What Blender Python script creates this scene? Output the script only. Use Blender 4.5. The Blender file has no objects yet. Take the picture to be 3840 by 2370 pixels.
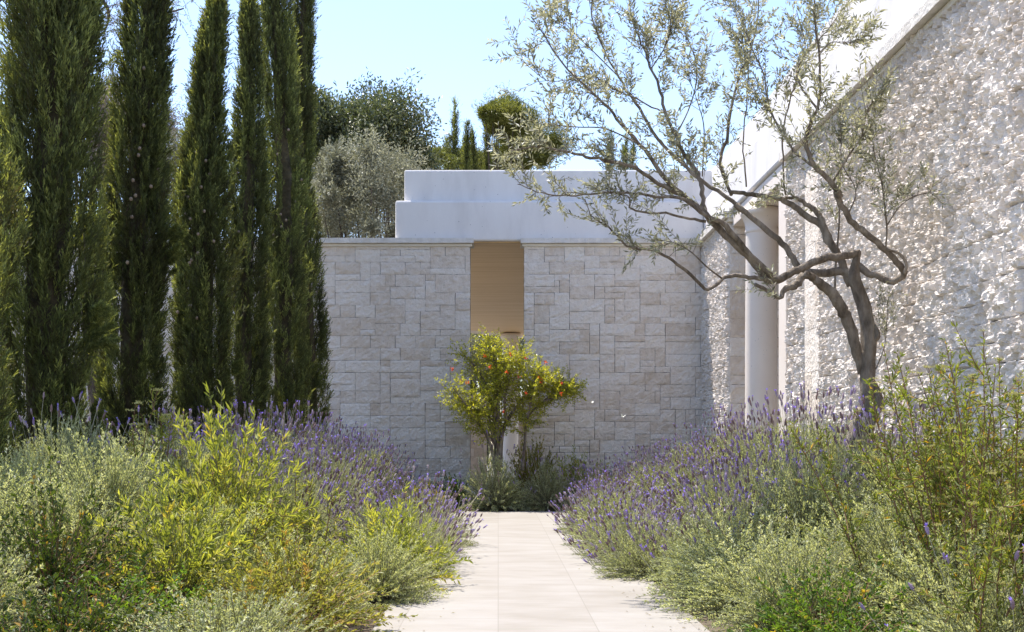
import bpy, bmesh, math
import numpy as np
from mathutils import Vector
R=np.random.default_rng(7)
PI=math.pi
F,CX,CY,H=3000.,1192.,1060.,1.1
def W(px,py,Y): return np.array([(px-CX)*Y/F,Y,H+(CY-py)*Y/F])
def smooth(t):
    t=np.clip(t,0,1); return t*t*(3-2*t)
def unit(a): return a/np.maximum(np.linalg.norm(a,axis=-1,keepdims=True),1e-9)
def rdir(n,rng=R): return unit(rng.normal(size=(n,3)))
def hsh(ix,iy,s):
    v=np.sin(ix*127.1+iy*311.7+s*74.7)*43758.5453
    return v-np.floor(v)
def vn(x,y,s=0):
    ix=np.floor(x);iy=np.floor(y);fx=smooth(x-ix);fy=smooth(y-iy)
    a=hsh(ix,iy,s);b=hsh(ix+1,iy,s);c=hsh(ix,iy+1,s);d=hsh(ix+1,iy+1,s)
    return (a*(1-fx)+b*fx)*(1-fy)+(c*(1-fx)+d*fx)*fy
def fbm(x,y,s=0,o=4,g=.5):
    r=0;a=1;t=0
    for i in range(o):
        r=r+a*vn(x*2**i+i*3.7,y*2**i-i*5.1,s+i);t+=a;a*=g
    return r/t
# ------------------------------------------------------------------ scene / helpers
S=bpy.context.scene; C=S.collection
def tag(o,label=None,cat=None,group=None,kind=None):
    if label:o['label']=label
    if cat:o['category']=cat
    if group:o['group']=group
    if kind:o['kind']=kind
    return o
def empty(name,loc,label,cat,group=None):
    o=bpy.data.objects.new(name,None);C.objects.link(o);o.location=loc;o.empty_display_size=.2
    return tag(o,label,cat,group)
class MB:
    def __init__(s): s.v=[];s.q=[];s.t=[];s.r=[];s.n=0;s.qm=[];s.tm=[]
    def add(s,v,q=None,t=None,r=None,m=0):
        v=np.asarray(v,float).reshape(-1,3)
        s.v.append(v); s.r.append(np.full(len(v),.5) if r is None else np.broadcast_to(r,(len(v),)).astype(float))
        if q is not None and len(q): q=np.asarray(q,int).reshape(-1,4)+s.n; s.q.append(q); s.qm.append(np.full(len(q),m))
        if t is not None and len(t): t=np.asarray(t,int).reshape(-1,3)+s.n; s.t.append(t); s.tm.append(np.full(len(t),m))
        s.n+=len(v)
    def build(s,name,mats,parent=None,smoothf=False,loc=None):
        if not isinstance(mats,(list,tuple)): mats=[mats]
        me=bpy.data.meshes.new(name)
        v=np.concatenate(s.v) if s.v else np.zeros((0,3))
        q=np.concatenate(s.q) if s.q else np.zeros((0,4),int); t=np.concatenate(s.t) if s.t else np.zeros((0,3),int)
        me.vertices.add(len(v)); me.vertices.foreach_set('co',v.ravel())
        nl=len(q)*4+len(t)*3; me.loops.add(nl); me.loops.foreach_set('vertex_index',np.concatenate([q.ravel(),t.ravel()]).astype(np.int32))
        me.polygons.add(len(q)+len(t))
        ls=np.concatenate([np.arange(len(q))*4,len(q)*4+np.arange(len(t))*3]).astype(np.int32)
        me.polygons.foreach_set('loop_start',ls)
        mi=np.concatenate((s.qm or [np.zeros(0)])+(s.tm or [np.zeros(0)])).astype(np.int32)
        me.polygons.foreach_set('material_index',mi)
        me.polygons.foreach_set('use_smooth',np.full(len(mi),smoothf))
        a=me.attributes.new('rnd','FLOAT','POINT'); a.data.foreach_set('value',np.concatenate(s.r).astype(np.float32))
        me.update(calc_edges=True); me.validate()
        for m in mats: me.materials.append(m)
        o=bpy.data.objects.new(name,me); C.objects.link(o)
        if parent is not None: o.parent=parent
        if loc is not None: o.location=loc
        return o
def leaves(mb,P,D,L,Wd,r,m=0,N=None,fold=.25,rng=R):
    n=len(P)
    if n==0:return
    if N is None:N=rdir(n,rng)
    Sd=unit(np.cross(D,N)); Nn=np.cross(Sd,D)
    L=np.broadcast_to(L,(n,))[:,None];Wd=np.broadcast_to(Wd,(n,))[:,None]
    v=np.stack([P,P+D*L*.5+Sd*Wd*.5+Nn*Wd*fold,P+D*L-Nn*L*.06,P+D*L*.5-Sd*Wd*.5+Nn*Wd*fold],1)
    mb.add(v,q=np.arange(n*4).reshape(n,4),r=np.repeat(np.broadcast_to(r,(n,)),4),m=m)
def sticks(mb,A,B,ra,rb,r=.5,m=0,k=3):
    n=len(A)
    if n==0:return
    D=unit(B-A);h=np.where(np.abs(D[:,2:3])<.9,np.array([[0,0,1.]]),np.array([[1.,0,0]]))
    U=unit(np.cross(D,h));V=np.cross(D,U)
    ra=np.broadcast_to(ra,(n,))[:,None];rb=np.broadcast_to(rb,(n,))[:,None]
    vs=[]
    for P,rr in((A,ra),(B,rb)):
        for i in range(k):
            a=2*PI*i/k; vs.append(P+(U*math.cos(a)+V*math.sin(a))*rr)
    v=np.stack(vs,1); base=np.arange(n)[:,None]*2*k
    q=np.concatenate([base+np.array([[i,(i+1)%k,k+(i+1)%k,k+i]]) for i in range(k)],0)
    mb.add(v,q=q,r=np.repeat(np.broadcast_to(r,(n,)),2*k),m=m)
def spline(pts,n):
    pts=np.asarray(pts,float);k=len(pts)
    if k==2: 
        t=np.linspace(0,1,n)[:,None];return pts[0]*(1-t)+pts[1]*t
    P=np.vstack([2*pts[0]-pts[1],pts,2*pts[-1]-pts[-2]])
    u=np.linspace(0,k-1-1e-6,n);i=u.astype(int);f=(u-i)[:,None]
    a,b,c,d=P[i],P[i+1],P[i+2],P[i+3]
    return .5*((2*b)+(-a+c)*f+(2*a-5*b+4*c-d)*f**2+(-a+3*b-3*c+d)*f**3)
def tube(mb,pts,rad,k=8,lump=0,seed=0,r=.5,m=0,cap=True):
    pts=np.asarray(pts,float);n=len(pts);rad=np.broadcast_to(rad,(n,))
    T=unit(np.gradient(pts,axis=0));ref=np.array([0,1.,0]) if abs(T[0][1])<.9 else np.array([1.,0,0])
    vs=[]
    ang=np.arange(k)*2*PI/k; len_=np.concatenate([[0],np.cumsum(np.linalg.norm(np.diff(pts,axis=0),axis=1))])
    U=unit(np.cross(T[0],ref))
    for i in range(n):
        U=unit(U-T[i]*np.dot(U,T[i]));V=np.cross(T[i],U)
        rr=rad[i]*np.ones(k)
        if lump: rr=rr*(1+lump*(fbm(np.cos(ang)*1.5+seed,np.sin(ang)*1.5+len_[i]*6,seed,3)-.5)*2)
        vs.append(pts[i]+U*(np.cos(ang)*rr)[:,None]+V*(np.sin(ang)*rr)[:,None])
    v=np.concatenate(vs);q=[]
    for i in range(n-1):
        for j in range(k): q.append([i*k+j,i*k+(j+1)%k,(i+1)*k+(j+1)%k,(i+1)*k+j])
    t=[]
    if cap:
        v=np.vstack([v,pts[0],pts[-1]]);a=n*k
        for j in range(k): t+= [[a,(j+1)%k,j],[a+1,(n-1)*k+j,(n-1)*k+(j+1)%k]]
    mb.add(v,q=q,t=t,r=r,m=m)
def boxm(name,lo,hi,mat,parent=None,bev=0.0,seg=2):
    bm=bmesh.new();bmesh.ops.create_cube(bm,size=1)
    lo=Vector(lo);hi=Vector(hi)
    for v in bm.verts: v.co=Vector([(lo[i]+hi[i])/2+v.co[i]*(hi[i]-lo[i]) for i in range(3)])
    if bev: bmesh.ops.bevel(bm,geom=bm.edges[:],offset=bev,segments=seg,affect='EDGES',profile=.5)
    me=bpy.data.meshes.new(name);bm.to_mesh(me);bm.free();me.materials.append(mat)
    o=bpy.data.objects.new(name,me);C.objects.link(o)
    if parent:o.parent=parent
    return o
def lathe(mb,prof,k=32,c=(0,0,0),m=0,r=.5):
    a=np.arange(k)*2*PI/k;v=[];q=[]
    for rr,z in prof: v.append(np.stack([c[0]+rr*np.cos(a),c[1]+rr*np.sin(a),np.full(k,c[2]+z)],1))
    for i in range(len(prof)-1):
        for j in range(k): q.append([i*k+j,i*k+(j+1)%k,(i+1)*k+(j+1)%k,(i+1)*k+j])
    mb.add(np.concatenate(v),q=q,m=m,r=r)
# ------------------------------------------------------------------ materials
def newmat(name):
    m=bpy.data.materials.new(name);m.use_nodes=True;nt=m.node_tree;nt.nodes.clear()
    out=nt.nodes.new('ShaderNodeOutputMaterial');return m,nt,out
def N(nt,t,**kw):
    n=nt.nodes.new(t)
    for k,v in kw.items():
        if k in n.inputs: n.inputs[k].default_value=v
        else: setattr(n,k,v)
    return n
def ramp(nt,fac,stops):
    n=nt.nodes.new('ShaderNodeValToRGB');e=n.color_ramp.elements
    while len(e)<len(stops): e.new(.5)
    for i,(p,c) in enumerate(stops): e[i].position=p;e[i].color=(*c,1) if len(c)==3 else c
    nt.links.new(fac,n.inputs[0]);return n.outputs[0]
def leafmat(name,stops,trans=.4,tint=(1.25,1.3,.5),rough=.5,spec=.3):
    m,nt,out=newmat(name);L=nt.links
    a=N(nt,'ShaderNodeAttribute',attribute_name='rnd')
    col=ramp(nt,a.outputs['Fac'],stops)
    oi=N(nt,'ShaderNodeObjectInfo');hs=N(nt,'ShaderNodeHueSaturation')
    mr=N(nt,'ShaderNodeMapRange');mr.inputs['To Min'].default_value=.85;mr.inputs['To Max'].default_value=1.15
    L.new(oi.outputs['Random'],mr.inputs['Value']);L.new(mr.outputs[0],hs.inputs['Value']);L.new(col,hs.inputs['Color'])
    p=N(nt,'ShaderNodeBsdfPrincipled',Roughness=rough);p.inputs['Specular IOR Level'].default_value=spec
    L.new(hs.outputs[0],p.inputs['Base Color'])
    mm=N(nt,'ShaderNodeMix',data_type='RGBA',blend_type='MULTIPLY');mm.inputs[0].default_value=1
    L.new(hs.outputs[0],mm.inputs[6]);mm.inputs[7].default_value=(*tint,1)
    tr=N(nt,'ShaderNodeBsdfTranslucent');L.new(mm.outputs[2],tr.inputs['Color'])
    mx=N(nt,'ShaderNodeMixShader');mx.inputs[0].default_value=trans
    L.new(p.outputs[0],mx.inputs[1]);L.new(tr.outputs[0],mx.inputs[2]);L.new(mx.outputs[0],out.inputs[0]);return m
def surf(name,stops,scale=4,rough=.8,bump=.2,bscale=30,bdist=.01,detail=6,stretch=(1,1,1),attr=0,pits=None,spec=.3):
    """noise coloured surface with bump; attr mixes in the per-block value; pits adds small dark holes"""
    m,nt,out=newmat(name);L=nt.links
    tc=N(nt,'ShaderNodeTexCoord');mp=N(nt,'ShaderNodeMapping');mp.inputs['Scale'].default_value=stretch
    L.new(tc.outputs['Object'],mp.inputs[0])
    no=N(nt,'ShaderNodeTexNoise',Scale=scale,Detail=detail,Roughness=.6);L.new(mp.outputs[0],no.inputs[0])
    fac=no.outputs[0]
    if attr:
        a=N(nt,'ShaderNodeAttribute',attribute_name='rnd')
        mx=N(nt,'ShaderNodeMix');mx.inputs[0].default_value=attr;L.new(fac,mx.inputs[2]);L.new(a.outputs['Fac'],mx.inputs[3]);fac=mx.outputs[0]
    col=ramp(nt,fac,stops)
    p=N(nt,'ShaderNodeBsdfPrincipled',Roughness=rough);p.inputs['Specular IOR Level'].default_value=spec
    b=N(nt,'ShaderNodeBump',Strength=bump,Distance=bdist)
    n2=N(nt,'ShaderNodeTexNoise',Scale=bscale,Detail=5,Roughness=.65);L.new(mp.outputs[0],n2.inputs[0]);L.new(n2.outputs[0],b.inputs['Height'])
    if pits:
        vo=N(nt,'ShaderNodeTexVoronoi',Scale=pits);L.new(tc.outputs['Object'],vo.inputs[0])
        n3=N(nt,'ShaderNodeTexNoise',Scale=2.2,Detail=3);L.new(tc.outputs['Object'],n3.inputs[0])
        ma=N(nt,'ShaderNodeMath',operation='MULTIPLY');L.new(n3.outputs[0],ma.inputs[0]);ma.inputs[1].default_value=.2
        lt=N(nt,'ShaderNodeMath',operation='LESS_THAN');L.new(vo.outputs['Distance'],lt.inputs[0]);L.new(ma.outputs[0],lt.inputs[1])
        sp=N(nt,'ShaderNodeSeparateColor');L.new(vo.outputs['Color'],sp.inputs[0])
        g=N(nt,'ShaderNodeMath',operation='GREATER_THAN');L.new(sp.outputs[0],g.inputs[0]);g.inputs[1].default_value=.72
        f=N(nt,'ShaderNodeMath',operation='MULTIPLY');L.new(lt.outputs[0],f.inputs[0]);L.new(g.outputs[0],f.inputs[1])
        mx=N(nt,'ShaderNodeMix',data_type='RGBA');L.new(f.outputs[0],mx.inputs[0]);L.new(col,mx.inputs[6]);mx.inputs[7].default_value=(.3,.29,.3,1);col=mx.outputs[2]
    L.new(col,p.inputs['Base Color']);L.new(b.outputs[0],p.inputs['Normal']);L.new(p.outputs[0],out.inputs[0]);return m
M={}
M['stone']=surf('pale_limestone',[(.2,(.62,.52,.42)),(.42,(.73,.64,.55)),(.6,(.80,.73,.655)),(.85,(.82,.77,.71))],9,.9,1.,20,.04,attr=.33,spec=.1)
M['stone_rough']=surf('rough_split_limestone',[(.2,(.58,.51,.445)),(.5,(.70,.64,.58)),(.8,(.76,.715,.67))],5,1.,.45,40,.02,stretch=(1,1,.4),attr=.25,spec=.05)
M['stone_warm']=surf('warm_limestone',[(.2,(.50,.38,.27)),(.5,(.62,.50,.39)),(.8,(.68,.58,.48))],4,.85,.4,25,.01,attr=.5)
M['joint']=surf('dark_mortar',[(.2,(.10,.088,.075)),(.8,(.17,.15,.13))],20,.95,.3,60,.01)  # dark mortar colour of the backing behind the block joints
M['coping']=surf('coping_stone',[(.25,(.56,.52,.47)),(.6,(.72,.68,.63)),(.8,(.78,.75,.71))],6,.85,.8,26,.02)
M['white']=surf('white_concrete',[(.3,(.64,.61,.59)),(.5,(.73,.70,.68)),(.7,(.76,.735,.715))],2.2,.8,.3,50,.006,pits=15,stretch=(1,1,.3),spec=.15)
M['white_smooth']=surf('white_plaster',[(.25,(.72,.63,.55)),(.7,(.78,.70,.625))],1.5,.6,.1,30,.003,pits=26)
M['cream']=surf('cream_moulding',[(.25,(.60,.54,.44)),(.7,(.70,.65,.55))],3,.8,.3,30,.006)
M['soil']=surf('garden_soil',[(.25,(.06,.045,.03)),(.6,(.13,.10,.07)),(.8,(.20,.16,.12))],9,.95,.8,30,.03)
M['ground']=surf('dry_ground',[(.3,(.10,.09,.055)),(.7,(.22,.19,.12))],.6,.95,.3,6,.05)
M['bark']=surf('grey_bark',[(.3,(.08,.062,.045)),(.5,(.21,.17,.13)),(.72,(.36,.31,.25))],14,.9,1.,40,.03,stretch=(1,1,.35))
M['bark_dark']=surf('dark_bark',[(.3,(.05,.035,.025)),(.7,(.14,.11,.085))],12,.9,.8,26,.02,stretch=(1,1,.4))
M['stem']=surf('green_brown_stem',[(.3,(.12,.10,.05)),(.7,(.24,.22,.13))],30,.8,.2,50,.003)
M['stem_red']=surf('reddish_stem',[(.3,(.12,.06,.03)),(.7,(.25,.14,.07))],30,.8,.2,50,.003)
M['cone']=surf('dry_cone',[(.3,(.22,.165,.11)),(.7,(.36,.28,.21))],60,.8,.8,90,.004)
# timber soffit boards
m,nt,out=newmat('timber_soffit');L=nt.links
tc=N(nt,'ShaderNodeTexCoord');mp=N(nt,'ShaderNodeMapping');mp.inputs['Scale'].default_value=(.3,11,1);L.new(tc.outputs['Object'],mp.inputs[0])
no=N(nt,'ShaderNodeTexNoise',Scale=1.2,Detail=8,Roughness=.75);L.new(mp.outputs[0],no.inputs[0])
col=ramp(nt,no.outputs[0],[(.3,(.46,.29,.12)),(.5,(.62,.43,.22)),(.7,(.72,.53,.31))])
p=N(nt,'ShaderNodeBsdfPrincipled',Roughness=.55);L.new(col,p.inputs['Base Color']);L.new(p.outputs[0],out.inputs[0]);M['wood']=m
# path paving: honed limestone slabs with fine joints
m,nt,out=newmat('path_paving');L=nt.links
tc=N(nt,'ShaderNodeTexCoord')
sep=N(nt,'ShaderNodeSeparateXYZ');L.new(tc.outputs['Object'],sep.inputs[0])
def math_(op,a,b=None):
    n=N(nt,'ShaderNodeMath',operation=op)
    for i,x in enumerate((a,b)):
        if x is None: continue
        if isinstance(x,(int,float)): n.inputs[i].default_value=x
        else: L.new(x,n.inputs[i])
    return n.outputs[0]
ux=math_('DIVIDE',math_('ADD',sep.outputs[0],5.7),.57);colx=math_('FLOOR',ux)
off=math_('MULTIPLY',math_('FRACT',math_('MULTIPLY',colx,.37)),1.0)
uy=math_('ADD',math_('DIVIDE',sep.outputs[1],1.14),off)
def edge(u,w):
    f=math_('FRACT',u);d=math_('MINIMUM',f,math_('SUBTRACT',1.0,f));return math_('LESS_THAN',d,w)
j=math_('MAXIMUM',edge(ux,.006),edge(uy,.004))
cid=math_('FRACT',math_('MULTIPLY',math_('SINE',math_('ADD',math_('MULTIPLY',colx,12.98),math_('MULTIPLY',math_('FLOOR',uy),78.2))),437.5))
no=N(nt,'ShaderNodeTexNoise',Scale=1.6,Detail=9,Roughness=.6);mp=N(nt,'ShaderNodeMapping');mp.inputs['Scale'].default_value=(1,2.2,1);L.new(tc.outputs['Object'],mp.inputs[0]);L.new(mp.outputs[0],no.inputs[0])
f=math_('ADD',math_('MULTIPLY',no.outputs[0],.88),math_('MULTIPLY',cid,.12))
col=ramp(nt,f,[(.3,(.20,.178,.148)),(.5,(.24,.219,.192)),(.7,(.27,.253,.23))])
sp1=N(nt,'ShaderNodeTexNoise',Scale=60,Detail=2);L.new(tc.outputs['Object'],sp1.inputs[0])
mx0=N(nt,'ShaderNodeMix',data_type='RGBA');L.new(math_('GREATER_THAN',sp1.outputs[0],.69),mx0.inputs[0]);L.new(col,mx0.inputs[6]);mx0.inputs[7].default_value=(.24,.20,.15,1)
mx=N(nt,'ShaderNodeMix',data_type='RGBA');L.new(math_('MULTIPLY',j,.75),mx.inputs[0]);L.new(mx0.outputs[2],mx.inputs[6]);mx.inputs[7].default_value=(.175,.155,.13,1)
p=N(nt,'ShaderNodeBsdfPrincipled',Roughness=.7);L.new(mx.outputs[2],p.inputs['Base Color'])
bn=N(nt,'ShaderNodeTexNoise',Scale=14,Detail=6);L.new(tc.outputs['Object'],bn.inputs[0]);b=N(nt,'ShaderNodeBump',Strength=.15,Distance=.01);L.new(bn.outputs[0],b.inputs['Height']);L.new(b.outputs[0],p.inputs['Normal'])
L.new(p.outputs[0],out.inputs[0]);M['path']=m
M['lav_leaf']=leafmat('lavender_leaf',[(0,(.17,.20,.10)),(.5,(.36,.39,.23)),(1,(.54,.56,.40))],.42,(1.3,1.25,.6))
M['lav_stalk']=leafmat('lavender_stalk',[(0,(.36,.33,.24)),(1,(.52,.49,.38))],.2)
M['spike']=leafmat('lavender_spike',[(0,(.17,.10,.09)),(.45,(.30,.22,.23)),(.75,(.32,.24,.45)),(1,(.48,.40,.40))],.2,(1.1,1,1.2))
M['bract']=leafmat('violet_bract',[(0,(.20,.12,.52)),(.6,(.32,.22,.72)),(1,(.48,.40,.80))],.45,(1,1,1.1))
M['silver']=leafmat('silver_leaf',[(0,(.19,.22,.11)),(.5,(.40,.43,.25)),(1,(.62,.63,.45))],.42,(1.3,1.25,.6))
M['lime']=leafmat('yellow_green_leaf',[(0,(.15,.18,.045)),(.6,(.33,.36,.09)),(.93,(.48,.46,.14)),(1,(.5,.42,.10))],.45,(1.3,1.25,.4))
M['green']=leafmat('mid_green_leaf',[(0,(.05,.095,.018)),(.6,(.11,.18,.035)),(.95,(.20,.26,.05)),(1,(.45,.30,.05))],.4,(1.5,1.6,.5),rough=.5,spec=.2)
M['dark']=leafmat('dark_green_leaf',[(0,(.03,.05,.012)),(.6,(.07,.10,.025)),(.93,(.12,.15,.04)),(1,(.40,.25,.05))],.35,(1.5,1.5,.5),rough=.5,spec=.2)
M['amber']=leafmat('amber_green_leaf',[(0,(.16,.18,.04)),(.55,(.31,.32,.08)),(.95,(.44,.42,.12)),(1,(.46,.32,.08))],.45,(1.3,1.15,.5))
M['yarrow']=leafmat('pale_yellow_flower',[(0,(.42,.38,.14)),(1,(.62,.58,.25))],.3,(1.1,1.1,.7))
M['cyp']=leafmat('cypress_leaf',[(0,(.065,.058,.03)),(.3,(.085,.096,.04)),(.7,(.14,.165,.06)),(1,(.34,.37,.13))],.4,(1.5,1.4,.55),rough=.6)
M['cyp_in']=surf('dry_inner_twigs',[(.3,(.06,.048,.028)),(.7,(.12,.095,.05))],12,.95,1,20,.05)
M['olive']=leafmat('olive_leaf',[(0,(.13,.14,.09)),(.4,(.28,.28,.19)),(.8,(.44,.43,.33)),(1,(.64,.63,.54))],.38,(1.2,1.17,.8),rough=.4,spec=.5)
M['olive_far']=leafmat('far_olive_leaf',[(0,(.09,.09,.06)),(.45,(.18,.178,.125)),(1,(.36,.355,.28))],.3,(1.1,1.1,.8))
M['olive_dry']=leafmat('dry_olive_leaf',[(0,(.12,.10,.08)),(.5,(.24,.21,.17)),(1,(.38,.34,.28))],.3,(1.1,1.05,.9))
M['carob']=leafmat('carob_leaf',[(0,(.045,.055,.026)),(.5,(.085,.10,.045)),(1,(.20,.21,.12))],.25,(1.2,1.3,.6),rough=.35,spec=.6)
M['pine']=leafmat('pine_needle',[(0,(.07,.08,.025)),(.5,(.15,.165,.045)),(1,(.30,.30,.10))],.35,(1.3,1.3,.5))
M['pome']=leafmat('pomegranate_leaf',[(0,(.17,.19,.025)),(.5,(.38,.40,.05)),(1,(.62,.58,.10))],.5,(1.35,1.3,.4),rough=.35,spec=.5)
M['red']=leafmat('orange_red_flower',[(0,(.55,.06,.02)),(1,(.75,.16,.04))],.4,(1.1,1,.8))
M['wing']=leafmat('white_wing',[(0,(.75,.75,.62)),(1,(.85,.85,.75))],.4,(1,1,1))
# ------------------------------------------------------------------ camera, light
cam=bpy.data.cameras.new('camera');co=bpy.data.objects.new('camera',cam);C.objects.link(co);S.camera=co
co.location=(0,0,H);co.rotation_euler=(PI/2,0,0);cam.sensor_width=36;cam.lens=36*F/2450;cam.shift_x=33/2450;cam.shift_y=304/2450;cam.clip_end=3000
S.render.resolution_x=1024;S.render.resolution_y=632
EL,AZ=math.radians(66),math.radians(-39)   # azimuth from +Y towards +X
sd=Vector((math.sin(AZ)*math.cos(EL),math.cos(AZ)*math.cos(EL),math.sin(EL)))
sl=bpy.data.lights.new('sun','SUN');so=bpy.data.objects.new('sun',sl);C.objects.link(so)
so.rotation_euler=sd.to_track_quat('Z','Y').to_euler();sl.energy=3.9;sl.angle=math.radians(.55);sl.color=(1,.945,.87)
w=bpy.data.worlds.new('World');S.world=w;w.use_nodes=True;nt=w.node_tree
sk=nt.nodes.new('ShaderNodeTexSky');sk.sky_type='NISHITA';sk.sun_disc=False;sk.sun_elevation=EL;sk.sun_rotation=AZ;sk.air_density=1.;sk.dust_density=.4;sk.ozone_density=3.
bg=nt.nodes['Background'];bg.inputs[1].default_value=.15
tn=nt.nodes.new('ShaderNodeMix');tn.data_type='RGBA';tn.blend_type='MULTIPLY';tn.inputs[0].default_value=1;tn.inputs[7].default_value=(.85,.785,.795,1)
nt.links.new(sk.outputs[0],tn.inputs[6]);nt.links.new(tn.outputs[2],bg.inputs[0])
S.view_settings.view_transform='Standard';S.view_settings.look='None';S.view_settings.gamma=1;S.view_settings.exposure=1.42
# ------------------------------------------------------------------ setting: ground, beds, path
def gz(x,y):
    x=np.asarray(x,float);y=np.asarray(y,float)
    d=np.where(x<0,-.72-x,x-1.2)
    m=.6*smooth(d/2.3)*smooth((y-4.5)/6.)*(1-.7*smooth((y-18)/3))
    return m
o=boxm('ground',(-600,-300,-.5),(600,900,-.03),M['ground']);tag(o,kind='structure')
def bed(name,x0,x1,y0,y1,nx,ny):
    X,Y=np.meshgrid(np.linspace(x0,x1,nx),np.linspace(y0,y1,ny));Z=gz(X,Y)+.02+.05*(fbm(X*3,Y*3,3)-.5)*smooth(np.minimum(abs(X+.72),abs(X-1.2))/.3)
    mb=MB();i=np.arange(ny-1)[:,None]*nx+np.arange(nx-1)[None];i=i.ravel()
    mb.add(np.stack([X,Y,Z],-1).reshape(-1,3),q=np.stack([i,i+1,i+nx+1,i+nx],1));o=mb.build(name,M['soil'],smoothf=True);tag(o,kind='structure')
bed('garden_bed',-8,-.72,-2,21.4,60,120);bed('garden_bed',1.2,3.7,-2,21.4,40,120);bed('garden_bed',-.72,1.2,19.62,21.4,20,20)
o=boxm('path',(-.72,-6,-.02),(1.2,19.62,.035),M['path'],bev=.006);tag(o,kind='structure')
o=boxm('pavilion_floor',(-8,21.95,-.029),(12,60,.03),M['path']);tag(o,kind='structure')
# ------------------------------------------------------------------ ashlar stone
def ashlar(mb,O,U,V,Nn,w,h,seed,res=.032,amp=.03,uh=.105,uw=.085,gap=.0038,rough=None,ws=(2,7),joint=.03):
    rng=np.random.default_rng(seed);nu=max(1,int(round(w/uw)));nv=max(1,int(round(h/uh)));cu=w/nu;cv=h/nv
    g=np.zeros((nv,nu),bool);O,U,V,Nn=map(np.array,(O,U,V,Nn));O=O.astype(float)
    for j in range(nv):
        for i in range(nu):
            if g[j,i]:continue
            a=1
            while i+a<nu and not g[j,i+a] and a<ws[1]:a+=1
            bw=min(a,int(rng.integers(ws[0],ws[1]+1)))
            if a-bw in(1,2) and a<ws[1]:bw=a
            bh=min(nv-j,int(rng.choice([1,2,3],p=[.36,.54,.10])))
            g[j:j+bh,i:i+bw]=True
            u0,u1,v0,v1=i*cu+gap*rng.uniform(.3,1.4),(i+bw)*cu-gap*rng.uniform(.3,1.4),j*cv+gap*rng.uniform(.2,1.),(j+bh)*cv-gap*rng.uniform(.2,1.)
            if i==0:u0=0
            if i+bw==nu:u1=w
            n1=max(2,int((u1-u0)/res))+1;n2=max(2,int((v1-v0)/res))+1
            uu,vv=np.meshgrid(np.linspace(u0,u1,n1),np.linspace(v0,v1,n2))
            ed=np.minimum(np.minimum(uu-u0,u1-uu),np.minimum(vv-v0,v1-vv))
            s=rng.uniform(0,50)
            if rough: d=rough(uu,vv,s)
            else: d=amp*1.6*(fbm(uu*6+s,vv*8+s,seed,5,.7)-.4)+rng.uniform(-.006,.006)
            d=d*smooth(ed/(.014 if rough else .018)+.35)
            wob=.004*(fbm(uu*20+s,vv*20,seed+3,2)-.5)*2
            P=O+(uu+wob)[...,None]*U+(vv+wob)[...,None]*V+d[...,None]*Nn
            k=np.arange(n2-1)[:,None]*n1+np.arange(n1-1)[None];k=k.ravel();q=np.stack([k,k+1,k+n1+1,k+n1],1)
            # returns into the joint
            bd=np.concatenate([np.arange(n1),np.arange(1,n2)*n1+n1-1,(n2-1)*n1+np.arange(n1-2,-1,-1),np.arange(n2-2,0,-1)*n1])
            Pf=P.reshape(-1,3);B=Pf[bd]-Nn*joint;nb=len(bd);t0=len(Pf)+np.arange(nb)
            q2=np.stack([bd,t0,np.roll(t0,-1),np.roll(bd,-1)],1)
            mb.add(np.vstack([Pf,B]),q=np.vstack([q,q2]),r=rng.uniform(0,1))
YW=21.4;ZT=4.5
def rough_fn(u,v,s):
    uu=u+.02*(fbm(u*19,v*14,31,2)-.5)
    a=fbm(uu*9+s*.15,v*8,11,3,.6)
    lump=smooth((fbm(uu*25,v*15+s,41,3,.65)-.46)*7);spur=smooth((fbm(uu*40,v*22+s,57,2,.6)-.52)*8)
    fine=fbm(uu*60,v*38,17,2,.7)
    d=.055*(a-.5)+.034*lump+.022*spur+.022*(fine-.5)+.006*np.sin(s)
    return np.maximum(d,-.03)
# garden end wall, left of the slot
XS0,XS1=(1125-CX)*YW/F,(1254-CX)*YW/F
t=empty('stone_wall',(-3,YW,0),'long pale limestone block wall left of the tall slot, running behind the cypresses','wall')
def loc0(o,p): o.parent=p;o.matrix_parent_inverse=p.matrix_basis.inverted();return o
def part_mb(mb,name,mat,p,sm=False): return loc0(mb.build(name,mat,smoothf=sm),p)
def part_box(name,lo,hi,mat,p,bev=0): return loc0(boxm(name,lo,hi,mat,bev=bev),p)
def wall_front(p,x0,x1,seed):
    mb=MB();ashlar(mb,(x0,YW-.03,0),(1,0,0),(0,0,1),(0,-1,0),x1-x0,ZT,seed)
    part_mb(mb,'stone_facing',M['stone'],p)
    part_box('wall_core',(x0+.004,YW-.012,-.1),(x1-.004,YW+.5,ZT-.004),M['joint'],p)
def coping(p,lo,hi,seed=0,axis=0):
    """hewn coping stones: subdivided box with a chiselled edge"""
    bm=bmesh.new();bmesh.ops.create_cube(bm,size=1)
    for v in bm.verts: v.co=Vector([(lo[i]+hi[i])/2+v.co[i]*(hi[i]-lo[i]) for i in range(3)])
    n=int((hi[axis]-lo[axis])/.05)
    es=[e for e in bm.edges if abs((e.verts[0].co-e.verts[1].co)[axis])>.01]
    bmesh.ops.subdivide_edges(bm,edges=es,cuts=min(n,400))
    for v in bm.verts:
        a=v.co[axis];b=sum(v.co)
        k=.018*(float(fbm(np.array(a*9),np.array(b*7.),seed,3))-.5)
        v.co.z+=k*.6;v.co[1-axis]+=k
    me=bpy.data.meshes.new('coping');bm.to_mesh(me);bm.free();me.materials.append(M['coping'])
    o=bpy.data.objects.new('coping',me);C.objects.link(o);return loc0(o,p)
wall_front(t,-9,XS0,1)
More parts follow.
